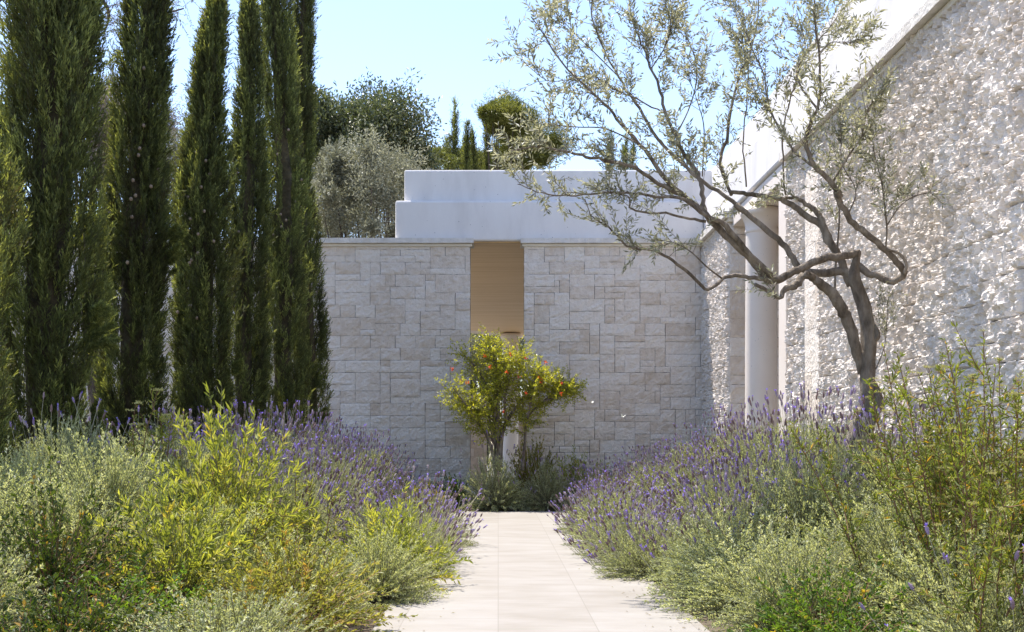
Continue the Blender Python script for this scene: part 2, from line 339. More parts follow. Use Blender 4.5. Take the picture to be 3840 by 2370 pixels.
# reveal of the slot
mb=MB();ashlar(mb,(XS0-.03,YW-.03,0),(0,1,0),(0,0,1),(1,0,0),.5,ZT,41,ws=(2,4));part_mb(mb,'stone_reveal',M['stone'],t)
coping(t,(-9,YW-.11,ZT),(XS0+.06,YW+.5,ZT+.085),1);part_box('moulding',(-9,YW-.065,ZT-.055),(XS0+.035,YW+.002,ZT-.002),M['cream'],t,.012)
t=empty('stone_wall',(2,YW,0),'pale limestone block wall between the tall slot and the corner of the building','wall')
wall_front(t,XS1,3.62,2)
coping(t,(XS1-.06,YW-.11,ZT),(3.45,YW+.5,ZT+.085),2);part_box('moulding',(XS1-.035,YW-.065,ZT-.055),(3.5,YW+.002,ZT-.002),M['cream'],t,.012)
# pavilion: fascia, soffit, columns
ZF0,ZF1,ZF2=ZT+.09,5.235,5.79
t=empty('pavilion_roof',(1,YW+6,ZF0),'white two-tier concrete roof edge over the garden wall with a timber underside','roof')
XL=(946-CX)*YW/F;XU=(966-CX)*YW/F
part_box('lower_fascia',(XL,YW-.03,ZF0-.045),(3.5,YW+.5,ZF1),M['white'],t,.035)
part_box('upper_fascia',(XU,YW+.12,ZF1-.06),(3.8,YW+.8,ZF2),M['white'],t,.03)
part_box('roof_slab',(XL+.1,YW+.49,4.55),(3.9,37.2,5.3),M['white'],t)
mb=MB();a=[(-2,YW+.05,4.53),(9,YW+.05,4.53),(9,44,4.53),(3,41.0,4.53),(.85,40.2,4.53),(-.9,38.3,4.53),(-2,37.4,4.53)]
n=len(a);top=[(x,y,z+.02) for x,y,z in a]
bmx=bmesh.new();f=bmx.faces.new([bmx.verts.new(p) for p in a]);e=bmesh.ops.extrude_face_region(bmx,geom=[f])
for v in e['geom']:
    if isinstance(v,bmesh.types.BMVert): v.co.z+=.015
me=bpy.data.meshes.new('timber_soffit');bmx.to_mesh(me);bmx.free();me.materials.append(M['wood']);o=bpy.data.objects.new('timber_soffit',me);C.objects.link(o);loc0(o,t)
mb=MB();b=[(9,44),(3,41.0),(.85,40.2),(-.9,38.3),(-2,37.4)]
tube(mb,spline([(x,y,4.6) for x,y in b],24),.14,6);part_mb(mb,'roof_lip',M['white_smooth'],t)
def column(name,x,y,z0,z1,r,label,group=None):
    t=empty(name,(x,y,z0),label,'column',group)
    h=z1-z0;mb=MB();lathe(mb,[(r*1.02,0),(r*1.02,.1),(r,.25),(r*.99,h*.6),(r*.95,h-.34)],48);mb.build('shaft',M['white_smooth'],t,True)
    mb=MB();lathe(mb,[(r*.95,h-.34),(r*1.0,h-.33),(r*1.0,h-.30),(r*.97,h-.28),(r*1.02,h-.2),(r*1.2,h-.1),(r*1.28,h-.09),(r*1.28,h),(0,h)],48);mb.build('capital',M['white_smooth'],t,True)
column('round_column',(1221-CX)*39/F,39,.0,4.5,.26,'slim white column seen through the slot, behind the pomegranate tree')
column('round_column',(1821-CX)*17.5/F,17.5,.0,4.36,.222,'large smooth round column in the opening of the right-hand stone wall')
for x0,x1,y,h,lb in((-.80,-.30,33,2.35,'warm sandstone pier seen low through the slot, left of the white column'),(.48,.95,30,1.6,'warm sandstone pier seen low through the slot, right of the white column')):
    t=empty('stone_pier',((x0+x1)/2,y,0),lb,'pier');mb=MB();ashlar(mb,(x0,y-.03,0),(1,0,0),(0,0,1),(0,-1,0),x1-x0,h,int(y),ws=(2,4));part_mb(mb,'stone_facing',M['stone_warm'],t)
    part_box('pier_core',(x0+.01,y-.01,0),(x1-.01,y+.4,h-.005),M['stone_warm'],t)
# right-hand building
XW=3.56
t=empty('stone_building',(XW,12,0),'rough split-limestone building wall on the right under a white stepped roof edge','building')
def side(y0,y1,seed,p):
    mb=MB();L_=y1-y0
    ashlar(mb,(XW-.055,y1,0),(0,-1,0),(0,0,1),(-1,0,0),L_,ZT+.02,seed,res=.0105,uh=.15,uw=.15,gap=.003,rough=rough_fn,joint=.05,ws=(2,4));return part_mb(mb,'rough_stone_facing',M['stone_rough'],p)
P0,P1=13.62,14.26
YA,YB=15.1,19.0
side(YB,YW,5,t);side(P1,YA,6,t)
side(7.4,P0,7,t)
mb=MB();ashlar(mb,(XW-.055,7.4,0),(0,-1,0),(0,0,1),(-1,0,0),5.4,ZT+.02,8,res=.026,uh=.19,uw=.15,rough=rough_fn,joint=.05);part_mb(mb,'rough_stone_facing',M['stone_rough'],t)
mb=MB();ashlar(mb,(XW-.075,P1,0),(0,-1,0),(0,0,1),(-1,0,0),P1-P0,ZT,9,uh=.24,uw=.16,ws=(2,4),amp=.008);part_mb(mb,'smooth_stone_pilaster',M['stone'],t)
part_box('wall_core',(XW+.0,2,-.1),(XW+.6,YA,ZT),M['joint'],t);part_box('wall_core',(XW+.0,YB,-.1),(XW+1.3,YW+.6,ZT),M['joint'],t)
part_box('jamb',(XW-.09,YA+.02,0),(XW+.25,YA+.42,ZT-.1),M['white_smooth'],t,.01)
mb=MB();ashlar(mb,(XW-.05,YB-.03,0),(1,0,0),(0,0,1),(0,-1,0),1.3,ZT-.1,10,uh=.14,uw=.12,ws=(2,4));part_mb(mb,'stone_return',M['stone'],t)
part_box('recess_wall',(XW+1.1,15.0,0),(XW+1.3,YB-.04,ZT),M['white_smooth'],t);part_box('recess_floor',(XW-.06,YA+.01,-.02),(XW+1.2,YB-.05,.66),M['path'],t)
part_box('lintel',(XW-.02,YA+.01,ZT-.13),(XW+1.3,YB-.05,ZT+.085),M['white_smooth'],t,.01)
coping(t,(XW-.17,2,ZT+.0),(XW+.4,YA+.05,ZT+.1),4,1);part_box('moulding',(XW-.1,2,ZT-.06),(XW+.02,YA+.02,ZT-.002),M['cream'],t,.012)
coping(t,(XW-.17,YB-.1,ZT+.0),(XW+.4,YW-.115,ZT+.1),5,1);part_box('moulding',(XW-.1,YB-.08,ZT-.06),(XW+.02,YW-.07,ZT-.002),M['cream'],t,.012)
part_box('lower_fascia',(XW-.055,2,ZF0+.015),(XW+.6,YW+.9,ZF1+.003),M['white'],t,.035)
part_box('upper_fascia',(XW+.1,2,ZF1-.06),(XW+.9,YW+1.2,ZF2+.003),M['white'],t,.03)
part_box('roof_slab',(XW+.5,2.1,4.6),(10,YW+3,5.35),M['white'],t)
part_box('flashing',(XW+.13,2,ZF2+.004),(XW+.85,20.8,ZF2+.02),M['bark_dark'],t)
# ------------------------------------------------------------------ cypresses
def cypress(x,y,h,prof,label,seed,nplume=260,group='tall cypresses beside the left bed',lean=(0,0),cones=0,spray=26,lf=7,s=1.,name='cypress_tree',rb=None):
    rng=np.random.default_rng(seed);z0=float(gz(x,y)) if y<21 else 0.
    h=h-z0
    t=empty(name,(x,y,z0),label,'cypress',group)
    pz=np.array([p[0] for p in prof])*h;pr=np.array([p[1] for p in prof])
    ph=rng.uniform(0,50)
    def rad(z,a): return np.interp(z,pz,pr)*(1+.42*(fbm(np.cos(a)*1.3+ph,np.sin(a)*1.1+z*.55,seed,3)-.5)*2)
    def ax(z): return np.stack([lean[0]*z/h+.05*np.sin(z*.8+ph),lean[1]*z/h+.05*np.cos(z*.7+ph),z],-1)
    mb=MB();zz=np.linspace(0,h*.9,16);tube(mb,ax(zz),np.linspace(.09,.015,16),8);mb.build('trunk',M['bark_dark'],t,True)
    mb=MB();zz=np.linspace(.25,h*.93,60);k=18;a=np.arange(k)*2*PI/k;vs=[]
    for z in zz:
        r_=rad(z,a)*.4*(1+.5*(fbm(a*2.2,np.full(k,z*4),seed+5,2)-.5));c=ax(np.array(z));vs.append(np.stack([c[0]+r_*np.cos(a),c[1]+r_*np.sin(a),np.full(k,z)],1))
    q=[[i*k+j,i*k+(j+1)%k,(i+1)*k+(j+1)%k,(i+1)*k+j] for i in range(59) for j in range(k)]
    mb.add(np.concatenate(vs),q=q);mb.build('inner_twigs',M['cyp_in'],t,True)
    mb=MB()
    n=nplume;zb=-.3+(h*.97)*rng.uniform(0,1,n)**.95;aa=rng.uniform(0,2*PI,n);ln=rng.uniform(.45,1.15,n)*s*np.clip((h-zb)/1.5,.3,1)
    tt=rng.uniform(0.02,1,(n,spray))
    z=zb[:,None]+ln[:,None]*tt;z=np.clip(z,.04,h*1.02)
    a=aa[:,None]+rng.normal(0,.06,(n,spray));rr=rad(z,a)*(.52+.5*np.sqrt(tt))+rng.normal(0,.035*s,(n,spray))*(1.2-tt)*1.3
    pr_=rng.uniform(0.1,.8,n);rr*=rng.uniform(.8,1.12,n)[:,None]
    c=ax(z);fl=rng.uniform(0,1,n)**3;rr=rr*(1+.28*fl[:,None]*tt**2);P=c+np.stack([rr*np.cos(a),rr*np.sin(a),0*z],-1)
    out=np.stack([np.cos(a),np.sin(a),0*a],-1)
    P=P.reshape(-1,3);out=out.reshape(-1,3);ns=len(P)
    D=unit(np.array([0,0,1.])*rng.uniform(.7,1.3,(ns,1))+out*rng.uniform(.1,.75,(ns,1))+rng.normal(0,.22,(ns,3)))
    sr=np.clip(np.repeat(pr_,spray)+rng.normal(0,.1,ns),0,1)
    sl_=.14*s*rng.uniform(.6,1.3,ns)
    for j in range(lf):
        f=j/(lf-1);pj=P+D*sl_[:,None]*f*.8
        dj=unit(D*1.1+rdir(ns,rng)*.8*(1-.5*f));leaves(mb,pj,dj,rng.uniform(.035,.062,ns)*s,rng.uniform(.008,.013,ns)*s,np.clip(sr+rng.normal(0,.12,ns)+f*.22-.08,0,1),rng=rng)
    mb.build('crown',M['cyp'],t)
    if cones:
        cb=bmesh.new();bmesh.ops.create_icosphere(cb,subdivisions=2,radius=.018)
        for v in cb.verts: v.co*=1+.1*math.sin(v.co.x*300)*math.cos(v.co.z*280)
        me=bpy.data.meshes.new('seed_cone');cb.to_mesh(me);cb.free();me.materials.append(M['cone'])
        for i in range(cones):
            a=-PI/2+rng.normal(0,.6);z=rng.uniform(.3,.72)*h if i%3 else rng.uniform(.42,.55)*h
            r_=float(rad(np.array(z),np.array(a)))*1.06;c=ax(np.array(z));o=bpy.data.objects.new('seed_cone',me);C.objects.link(o);o.parent=t;o.location=(c[0]+r_*math.cos(a),c[1]+r_*math.sin(a),z);o.scale=(1,1,1.2)
    return t
def PX(px,Y): return (px-CX)*Y/F
col=lambda w,Y:w*Y/F
A=[ # px at mid, Y, top px, height, profile half-width px at fractions
 (112,10.9,125,6.6,[(0,105),(.1,118),(.45,122),(.7,108),(.85,85),(1,10)],'widest cypress, dark and dense, at the left edge of the picture',420,0),
 (320,13.0,353,6.9,[(0,70),(.15,86),(.4,84),(.62,62),(.72,56),(.9,30),(1,4)],'cypress second from the left, with cones midway up and a leafy arm at its top',330,16),
 (474,15.0,518,6.6,[(0,55),(.2,70),(.5,74),(.64,56),(.74,36),(.82,28),(.9,20),(1,2)],'cypress third from the left, dotted with many pale cones',330,24),
 (592,16.9,588,7.3,[(0,42),(.2,54),(.5,52),(.68,40),(.8,24),(.9,14),(1,2)],'slender tapering cypress, fourth from the left',300,4),
 (682,18.6,660,8.6,[(0,44),(.2,56),(.5,52),(.75,44),(.9,34),(1,6)],'tall dark cypress, fifth from the left',330,8),
 (738,20.1,722,9.0,[(0,36),(.2,40),(.45,38),(.55,30),(.75,24),(.9,22),(1,3)],'slim cypress closest to the stone wall, last of the row',300,3)]
ARMS={0:[(228,800,.55),(225,742,.4),(222,1000,.3)],2:[(560,870,.3)],5:[(765,985,.5),(755,900,.3),(745,880,.35)],1:[(412,560,.35),(410,610,.3)]}
for i,(px,Y,tp,h,prof,lb,npl,cn) in enumerate(A):
    x=PX(px,Y);tc_=cypress(x,Y,h,[(f,col(w_,Y)*.86) for f,w_ in prof],lb,100+i,nplume=npl,lean=(PX(tp,Y)-x,0),cones=cn,spray=46 if i<3 else 38,lf=9)
    rg=np.random.default_rng(700+i)
    for ax_,ay_,al in ARMS.get(i,[]):
        p=W(ax_-al*28,ay_+12,Y-.12);mbA=MB()
        for k in range(7):
            d=unit(np.array([1,rg.normal(0,.3),.18+rg.normal(0,.3)]));q=p+np.array([0,0,rg.normal(0,.05)]);l=al*rg.uniform(.4,.9)*.55
            for f in np.linspace(.1,1,22):
                c_=np.repeat((q+d*l*f+np.array([0,0,.05*f*f]))[None],9,0);leaves(mbA,c_,unit(d*.8+rdir(9,rg)*.8),.05,.011,np.clip(.75+rg.normal(0,.15,9),0,1),rng=rg)
        o_=mbA.build('side_branch',M['cyp']);o_.parent=tc_;o_.location=-tc_.location
cypress(PX(-50,9.6),9.6,3.55,[(0,.12),(.5,.14),(.7,.32),(.84,.30),(.94,.15),(1,.02)],'pale young cypress cut off by the left edge of the picture',140,nplume=160,s=.9,group=None)
# cypresses beyond the wall
cypress(PX(772,25),25,6.2,[(0,.2),(.5,.3),(.85,.2),(1,.02)],'dark cypress rising behind the left end of the stone wall',141,nplume=130,s=1.1,group=None,lean=(-.3,0))
for i,(px,py,hw) in enumerate([(1086,264,12),(1119,318,9),(1134,330,8),(1165,296,10),(1188,362,6),(1068,352,6),(1459,335,11),(1495,345,8),(1516,352,7)]):
    Y=58+i;z=W(px,py,Y)[2]
    cypress(PX(px,Y),Y,z,[(0,col(hw,Y)*.8),(.6,col(hw,Y)),(.85,col(hw,Y)*.6),(1,.03)],['tallest far cypress, left of the rounded pine','small far cypress right of the tallest one','thin far cypress between two others beside the pine','far cypress standing against the rounded pine','shortest far cypress in front of the pine','tiny far cypress left of the tallest one','far cypress seen through the olive branches, leftmost of three','middle far cypress of three seen through the olive branches','rightmost far cypress of three seen through the olive branches'][i],150+i,nplume=150,spray=34,lf=5,s=2.2,group='distant cypresses above the roof')
# ------------------------------------------------------------------ background trees
def tree(name,c,rad,trunk_h,label,cat,leafm,nb,br,nl,L,Wd,seed,barkm='bark_dark',group=None,flat=1.,tuft=0,zmin=-.75,limb=.5):
    """crown of leaf clumps on limbs; c = crown centre"""
    rng=np.random.default_rng(seed);c=np.array(c,float);t=empty(name,(c[0],c[1],0),label,cat,group);c0=np.array([0,0,c[2]])
    d=rdir(nb,rng);d[:,2]=np.where(d[:,2]<zmin,-d[:,2],d[:,2]);rr=rng.uniform(.2,1.25,nb)**.5
    B=c0+d*rr[:,None]*np.array(rad)*.85;bs=br*rng.uniform(.35,1.5,nb)
    mb=MB();trunk=[(0,0,0),(.1,0,trunk_h*.5),(0,.1,trunk_h)];tube(mb,spline(trunk,8),np.linspace(.28,.2,8)*limb,8,.2,seed)
    mb2=MB()
    for i in rng.permutation(nb)[:min(nb,12)]:
        m_=(np.array([0,0,trunk_h])+B[i])/2+rng.normal(0,.2,3)*rad[0]*.3;tube(mb2,spline([(0,.0,trunk_h*.95),m_,B[i]],7),np.linspace(.12,.02,7)*limb,5)
    mb.build('trunk',M[barkm],t,True);mb2.build('limbs',M[barkm],t,True)
    mb=MB();k=int(nl*1.5)//nb
    dd=rdir(nb*k,rng);q=np.repeat(bs,k)*rng.uniform(.1,1.,nb*k)**.5
    off=dd*q[:,None]*np.array([1,1,flat]);P=np.repeat(B,k,0)+off
    P+=.12*br*rng.normal(size=P.shape)
    D=unit(dd*.7+rdir(nb*k,rng)+np.array([0,0,.35]))
    r=np.clip(np.repeat(rng.uniform(.2,.7,nb),k)+rng.normal(0,.2,nb*k),0,1)
    leaves(mb,P,D,L*rng.uniform(.6,1.3,nb*k),Wd*rng.uniform(.7,1.2,nb*k),r,rng=rng)
    if tuft:
        # stray shoots breaking the outline
        n=tuft;i=rng.integers(0,nb,n);d0=unit((B[i]-c0)/np.array(rad)+rng.normal(0,.4,(n,3))+np.array([0,0,.4]))
        s0=B[i]+d0*bs[i][:,None]*.7
        for f in np.linspace(0,1,9):
            pj=s0+d0*f*br*1.1+rng.normal(0,.03*br,(n,3));leaves(mb,pj,unit(d0+rdir(n,rng)*1.0),L*1.1,Wd,rng.uniform(.4,1,n),rng=rng)
    mb.build('crown',M[leafm],t);return t
Y=42;tree('carob_tree',W(850,355,Y),(2.7,2.2,1.95),2.2,'dense dark green broad-crowned tree above the wall, left of the white roof','tree','carob',60,.75,50000,.14,.06,201,tuft=160)
tree('carob_tree',W(985,400,Y+1),(.75,.8,.7),7,'small low dark tree lobe at the right end of the broad dark tree','tree','carob',14,.45,7000,.11,.05,211,tuft=20)
Y=60;p=W(1200,290,Y);tree('pine_tree',p,(1.5,1.3,.95),5,'bright green rounded pine above the white roof, beside the tallest far cypress','pine','pine',20,.55,30000,.17,.03,202,flat=.7,tuft=60)
tree('pine_tree',W(1262,365,Y+3),(1.9,1.6,1.25),5,'wide lower pine crown just right of the rounded pine','pine','pine',24,.7,34000,.17,.03,203,flat=.7,tuft=90)
Y=30;tree('olive_tree',W(868,500,Y),(1.75,1.4,1.45),2.6,'silvery olive tree directly behind the stone wall, left of the white roof','olive tree','olive_far',36,.4,19000,.085,.03,204,tuft=260)
tree('olive_tree',W(800,410,Y+2.5),(.6,.6,.65),4,'narrow silvery olive crown between the last cypress and the dark tree','olive tree','olive_far',14,.3,6000,.08,.028,214,tuft=50)
tree('olive_tree',W(940,430,Y+3),(.8,.7,.6),4,'soft green olive crown touching the left end of the white roof','olive tree','olive_far',18,.32,7000,.08,.028,224,tuft=60)
Y=27;tree('olive_tree',W(330,330,Y),(1.3,1.2,1.6),3,'dry brownish olive tree showing between the second and third cypress','olive tree','olive_dry',40,.4,22000,.06,.018,205,tuft=180)
tree('olive_tree',W(425,470,Y-2),(.9,.9,1.2),2,'pale olive tree low between the second and third cypress','olive tree','olive_far',26,.35,14000,.06,.018,206,tuft=80)
tree('olive_tree',W(225,380,Y-3),(.7,.8,1.4),2.4,'greyish olive tree in the gap between the first and second cypress','olive tree','olive_dry',26,.34,14000,.06,.018,216,tuft=80)
tree('leafy_shrub',W(235,590,15.5),(.28,.3,.55),1.2,'sunlit yellow-green shrub in the gap between the first two cypresses','shrub','lime',16,.16,2600,.06,.02,207)
tree('broadleaf_tree',W(1190,850,50),(3.2,2,1.2),.9,'green tree glimpsed low through the slot beyond the white column','tree','olive_far',40,.6,14000,.12,.05,208)
tree('broadleaf_tree',W(1240,830,56),(3,2,1.8),.9,'darker green tree far behind the white column in the slot','tree','carob',40,.8,12000,.14,.06,218)
tree('leafy_shrub',W(1052,386,50),(.6,.5,.35),5,'small yellowish bush on the skyline left of the tallest far cypress','shrub','pine',10,.25,3000,.1,.04,209)
tree('olive_tree',W(830,545,35),(2.6,1.3,1.5),2.6,'broad shaded olive mass just above the wall, behind the silvery olive tree','olive tree','olive_far',60,.5,36000,.075,.026,234,tuft=60)
tree('pine_tree',W(1150,400,66),(2.2,1.2,.7),6,'low pine crowns along the skyline behind the far cypresses','pine','pine',26,.6,22000,.16,.03,244,flat=.8)
# overhead dry olive at the top-left corner
def twiggy(mbb,mbl,p0,d,ln,rng,L,Wd,r0=.004,sag=0.,step=.022,start=.25,dens=1.,spread=.9):
    n=6;pts=[p0]
    dd=d.copy()
    for i in range(n-1):
        dd=unit(dd+rng.normal(0,.14,3)+np.array([0,0,.05-sag]));pts.append(pts[-1]+dd*ln/(n-1))
    pts=np.array(pts);tube(mbb,pts,np.linspace(r0,.0013,n),3,cap=False)
    m=int(ln*(1-start)/step*dens)
    if m<1:return pts
    f=np.repeat(np.linspace(start,1,m),2);i=np.minimum((f*(n-1)).astype(int),n-2);fr=(f*(n-1)-i)[:,None]
    P=pts[i]*(1-fr)+pts[i+1]*fr;T=unit(pts[i+1]-pts[i]);sgn=np.tile([1,-1],m)[:,None]
    q=unit(np.cross(T,rdir(2*m,rng)));q2=unit(np.cross(T,unit(rng.normal(size=3))[None]));q=unit(q*.5+q2*.9)
    D=unit(T*.8+q*sgn*spread+rng.normal(0,.2,(2*m,3)))
    keep=rng.uniform(size=2*m)<.85
    leaves(mbl,P[keep],D[keep],L*rng.uniform(.6,1.2,keep.sum()),Wd*rng.uniform(.8,1.2,keep.sum()),np.clip(rng.normal(.5,.25,keep.sum()),0,1),rng=rng,fold=.12)
    return pts
rng=np.random.default_rng(33)
t=empty('olive_tree',(-5.6,12.,0),'olive tree whose twiggy dry boughs hang into the top left corner behind the first cypresses','olive tree')
mb=MB();mbl=MB();Yb=14.1
tube(mb,spline([(-7.2,14.4,0),(-7.1,14.4,2.5),(-6.7,14.2,4.9),(-5.6,14.1,6.4)],14),np.linspace(.16,.06,14),8,.2,2)
bo=[[W(-150,60,Yb),W(100,-80,Yb),W(230,-20,Yb),W(330,5,Yb),W(390,30,Yb),W(440,20,Yb)],[W(100,-80,Yb),W(220,-50,Yb),W(330,-40,Yb),W(440,-10,Yb)],[W(-200,100,Yb-.5),W(-100,60,Yb-.5),W(-20,80,Yb-.5),W(10,160,Yb-.5)],[W(-200,20,Yb),W(-60,30,Yb),W(20,-10,Yb)],[W(230,-20,Yb),W(260,30,Yb),W(250,80,Yb)]]
for b in bo:
    s=spline(b,16);tube(mb,s,np.linspace(.03,.008,16),5)
    for i in range(52):
        j=rng.integers(2,16);d=unit(rng.normal(0,1,3)*np.array([1,.6,.9])+np.array([0,0,-.35]));pp=twiggy(mb,mbl,s[j]+rng.normal(0,.02,3),d,rng.uniform(.18,.42),rng,.042,.011,.003,sag=.08,step=.03)
def toL(o,p): return loc0(o,p)
part_mb(mb,'trunk_and_boughs',M['bark_dark'],t,True);part_mb(mbl,'foliage',M['olive_dry'],t)
# ------------------------------------------------------------------ main olive tree
def c7(x,y): return (1531+.422*x,446.6+.422*y)
def c5(x,y): return (1212+.422*x,.422*y)
def c6(x,y): return (1786+.422*x,.422*y)
YO=10.4
rng=np.random.default_rng(55)
OB=W(*c7(1250,1420),YO);zg=float(gz(OB[0],YO))
t=empty('olive_tree',(OB[0],YO,zg),'leaning grey-trunked olive tree with spreading sparse silvery crown, standing in lavender before the rough wall','olive tree')
def poly(cf,pts,y0,y1):
    n=len(pts);return [W(*cf(px,py),YO+y0+(y1-y0)*i/(n-1)) for i,(px,py) in enumerate(pts)]
def K(wpx): return wpx*.422*YO/F/2*.9
mb=MB();tr=[(OB[0]-.06,YO,zg-.15)]+poly(c7,[(1232,1420),(1290,1280),(1292,1120),(1292,980),(1296,850),(1275,700),(1238,590),(1214,510),(1222,440),(1237,380)],0,0)
s=spline(tr,60);rr=np.interp(np.linspace(0,10,60),range(11),[K(150),K(125),K(112),K(98),K(92),K(92),K(84),K(80),K(84),K(60),K(34)])
tube(mb,s,rr,18,.22,3)
tube(mb,spline([(OB[0]+.12,YO-.02,zg-.1)]+poly(c7,[(1300,1400),(1345,1250),(1345,1180),(1325,1100)],-.03,-.02),20),[K(v) for v in np.interp(np.linspace(0,4,20),range(5),[60,64,66,62,30])],12,.3,8)
tube(mb,spline([(OB[0]-.35,YO-.1,zg-.05),(OB[0]-.15,YO-.05,zg+.12)]+poly(c7,[(1225,1380),(1262,1260)],-.05,-.03),16),[K(v) for v in np.linspace(40,62,16)],10,.3,9)
tube(mb,spline(poly(c7,[(1318,880),(1345,840),(1330,780)],-.03,-.03),8),[K(v) for v in (20,40,48,50,46,38,28,12)],10,.3,4)
part_mb(mb,'trunk',M['bark'],t,True)
mbl=MB();mbt=MB()
paths=[]
def branch(segs,w,y0,y1,n=40,cut=False,tw=0,twf=.3,k=9):
    pts=[]
    for cf,pp in segs: pts+=[cf(*p) for p in pp]
    m=len(pts);P=[W(px,py,YO+y0+(y1-y0)*i/(m-1)) for i,(px,py) in enumerate(pts)]
    s=spline(P,n);wr=np.array([K(v) for v in w]);r=np.interp(np.linspace(0,1,n),np.linspace(0,1,len(w)),wr)
    if n>20: s=s+rng.normal(0,.004,s.shape)
    mb=MB();tube(mb,s,r,k,.14,int(rng.integers(99)));part_mb(mb,'branch',M['bark'],t,True)
    paths.append((s,r,tw,twf))
branch([(c7,[(1250,1060),(1228,920),(1170,750),(1120,640),(1050,570),(975,515),(930,495)])],[44,66,72,74,64,52,44],.02,-.25)
branch([(c7,[(1243,378),(1150,395),(1050,405),(960,440),(870,485),(790,522),(730,530),(680,470),(600,380),(500,290),(400,190)]),(c5,[(1130,1215),(1000,1105),(880,1000),(800,870),(740,800),(640,690),(560,590),(450,490),(330,380),(230,230),(140,90)])],[48,50,48,46,46,44,42,42,34,28,24,20,16,12,9,6],0,-.9,70,tw=50,twf=.5)
branch([(c7,[(750,505),(640,400),(560,310),(480,215),(380,165)]),(c5,[(1000,1130),(820,1110),(640,1090),(450,1100),(300,1105),(180,1090),(60,1040)])],[36,36,34,26,18,14,10,8,5],-.3,-.9,50,tw=40,twf=.4)
branch([(c7,[(1205,510),(1140,480),(1050,492),(950,480),(890,455),(850,370),(790,305),(700,230),(620,160),(540,100)]),(c5,[(1350,1205),(1230,1110),(1100,1020),(1000,930),(850,780),(770,640),(690,530),(640,440),(560,300),(500,160),(480,40),(500,-90)])],[54,52,50,44,40,38,34,30,28,24,22,20,17,14,12,9,6],.05,.35,70,tw=56,twf=.45)
branch([(c5,[(1130,1215),(1110,1100),(1090,1000),(1050,940),(1000,860),(960,770),(900,640),(870,500),(820,390),(780,280),(740,180),(700,60),(690,-80)])],[26,28,26,22,20,18,14,12,9,6],-.45,-.2,50,tw=50,twf=.15)
branch([(c5,[(1000,1110),(880,1050),(720,950),(560,910),(420,880),(300,850),(150,830),(20,860)])],[26,24,22,18,14,10,6],-.5,-1.2,40,tw=44,twf=.25)
branch([(c5,[(1130,1255),(950,1220),(720,1190),(690,1110),(560,1090)])],[18,14,12,8,5],-.45,-.7,24,tw=14,twf=.3)
branch([(c7,[(790,522),(670,520),(560,505),(470,520),(380,585),(300,510),(200,430),(100,370),(0,350)]),(c5,[(690,1400),(590,1300),(500,1240),(440,1130)])],[34,26,24,22,20,18,16,14,11,8,5],-.25,-1.0,50,tw=18,twf=.5)
branch([(c7,[(925,505),(880,560),(820,580),(796,628),(720,590),(655,548)])],[50,46,36,26,22,22],-.22,-.45,24,tw=6,twf=.5)
branch([(c7,[(465,520),(380,455),(290,370),(200,320),(90,300)])],[12,10,8,6,4],-.6,-.9,20,tw=10,twf=.4,k=6)
branch([(c7,[(1195,560),(1150,440),(1110,370),(1060,290),(1030,220),(950,170),(880,115),(800,70),(700,50),(600,40),(520,30)]),(c5,[(1270,1085),(1210,930),(1240,800),(1270,650),(1310,450),(1380,300),(1420,120),(1430,-60)])],[54,52,50,48,42,38,32,28,24,22,22,18,14,10,6],.05,.7,70,tw=56,twf=.55)
branch([(c7,[(1110,370),(1050,240),(1015,160),(960,110),(880,65),(800,68)])],[44,40,36,30,24,18],.12,.3,24,tw=6,twf=.6)
branch([(c7,[(1235,440),(1290,490),(1350,505),(1420,540),(1500,490),(1450,420),(1380,350),(1280,260),(1200,200),(1160,130),(1110,40)]),(c6,[(530,1110),(470,1020),(390,950),(340,820),(370,680),(400,620),(420,520),(410,300),(390,130),(385,-80)])],[46,44,42,44,40,40,38,36,34,30,26,20,16,12,8],0,-.75,70,tw=56,twf=.5)
branch([(c7,[(1497,495),(1512,440),(1470,380),(1400,355)])],[22,20,18,16],-.22,-.25,14)
branch([(c6,[(400,955),(320,900),(250,830),(150,660),(120,560),(90,400),(20,250),(-30,80)])],[16,14,12,9,6],-.4,.2,30,tw=50,twf=.2)
branch([(c6,[(400,620),(290,450),(310,340),(420,210),(520,90),(620,-60)])],[14,11,8,6,5],-.5,-.1,24,tw=36,twf=.25)
branch([(c6,[(490,1030),(580,880),(650,780),(680,640),(740,540)])],[14,12,9,6],-.4,-.7,20,tw=40,twf=.2)
branch([(c6,[(790,1400),(795,1280),(770,1060),(715,830)])],[12,11,8,5],-.4,-.6,16,tw=20,twf=.3,k=6)
branch([(c6,[(795,1280),(870,1170),(960,1110),(1100,1080)])],[9,7,5],-.45,-1.0,14,tw=16,twf=.2,k=6)
branch([(c7,[(1105,595),(1110,450),(1130,200),(1130,0),(1150,-140)])],[15,13,11,9,5],.05,.1,20,tw=12,twf=.5,k=6)
branch([(c6,[(220,1110),(205,900),(210,720),(250,550),(290,430),(330,250),(280,60)])],[12,11,10,8,5],.2,.1,24,tw=34,twf=.4,k=6)
branch([(c5,[(1110,1000),(1120,740),(1090,600),(1030,430)])],[9,8,6,4],.3,.4,16,tw=18,twf=.4,k=6)
branch([(c5,[(1365,1060),(1340,820),(1370,450),(1330,200),(1280,0)])],[11,9,8,6,4],.4,.4,24,tw=34,twf=.35,k=6)
branch([(c5,[(740,810),(560,730),(400,720),(200,700)])],[10,8,6,4],-.7,-1.1,18,tw=20,twf=.2,k=6)
branch([(c5,[(890,640),(740,560),(600,500),(480,430),(250,460),(100,350)])],[10,9,7,5,4],0,-.5,24,tw=44,twf=.15,k=6)
branch([(c5,[(640,440),(500,300),(330,130),(240,20)])],[9,7,5,4],.1,-.2,18,tw=22,twf=.3,k=6)
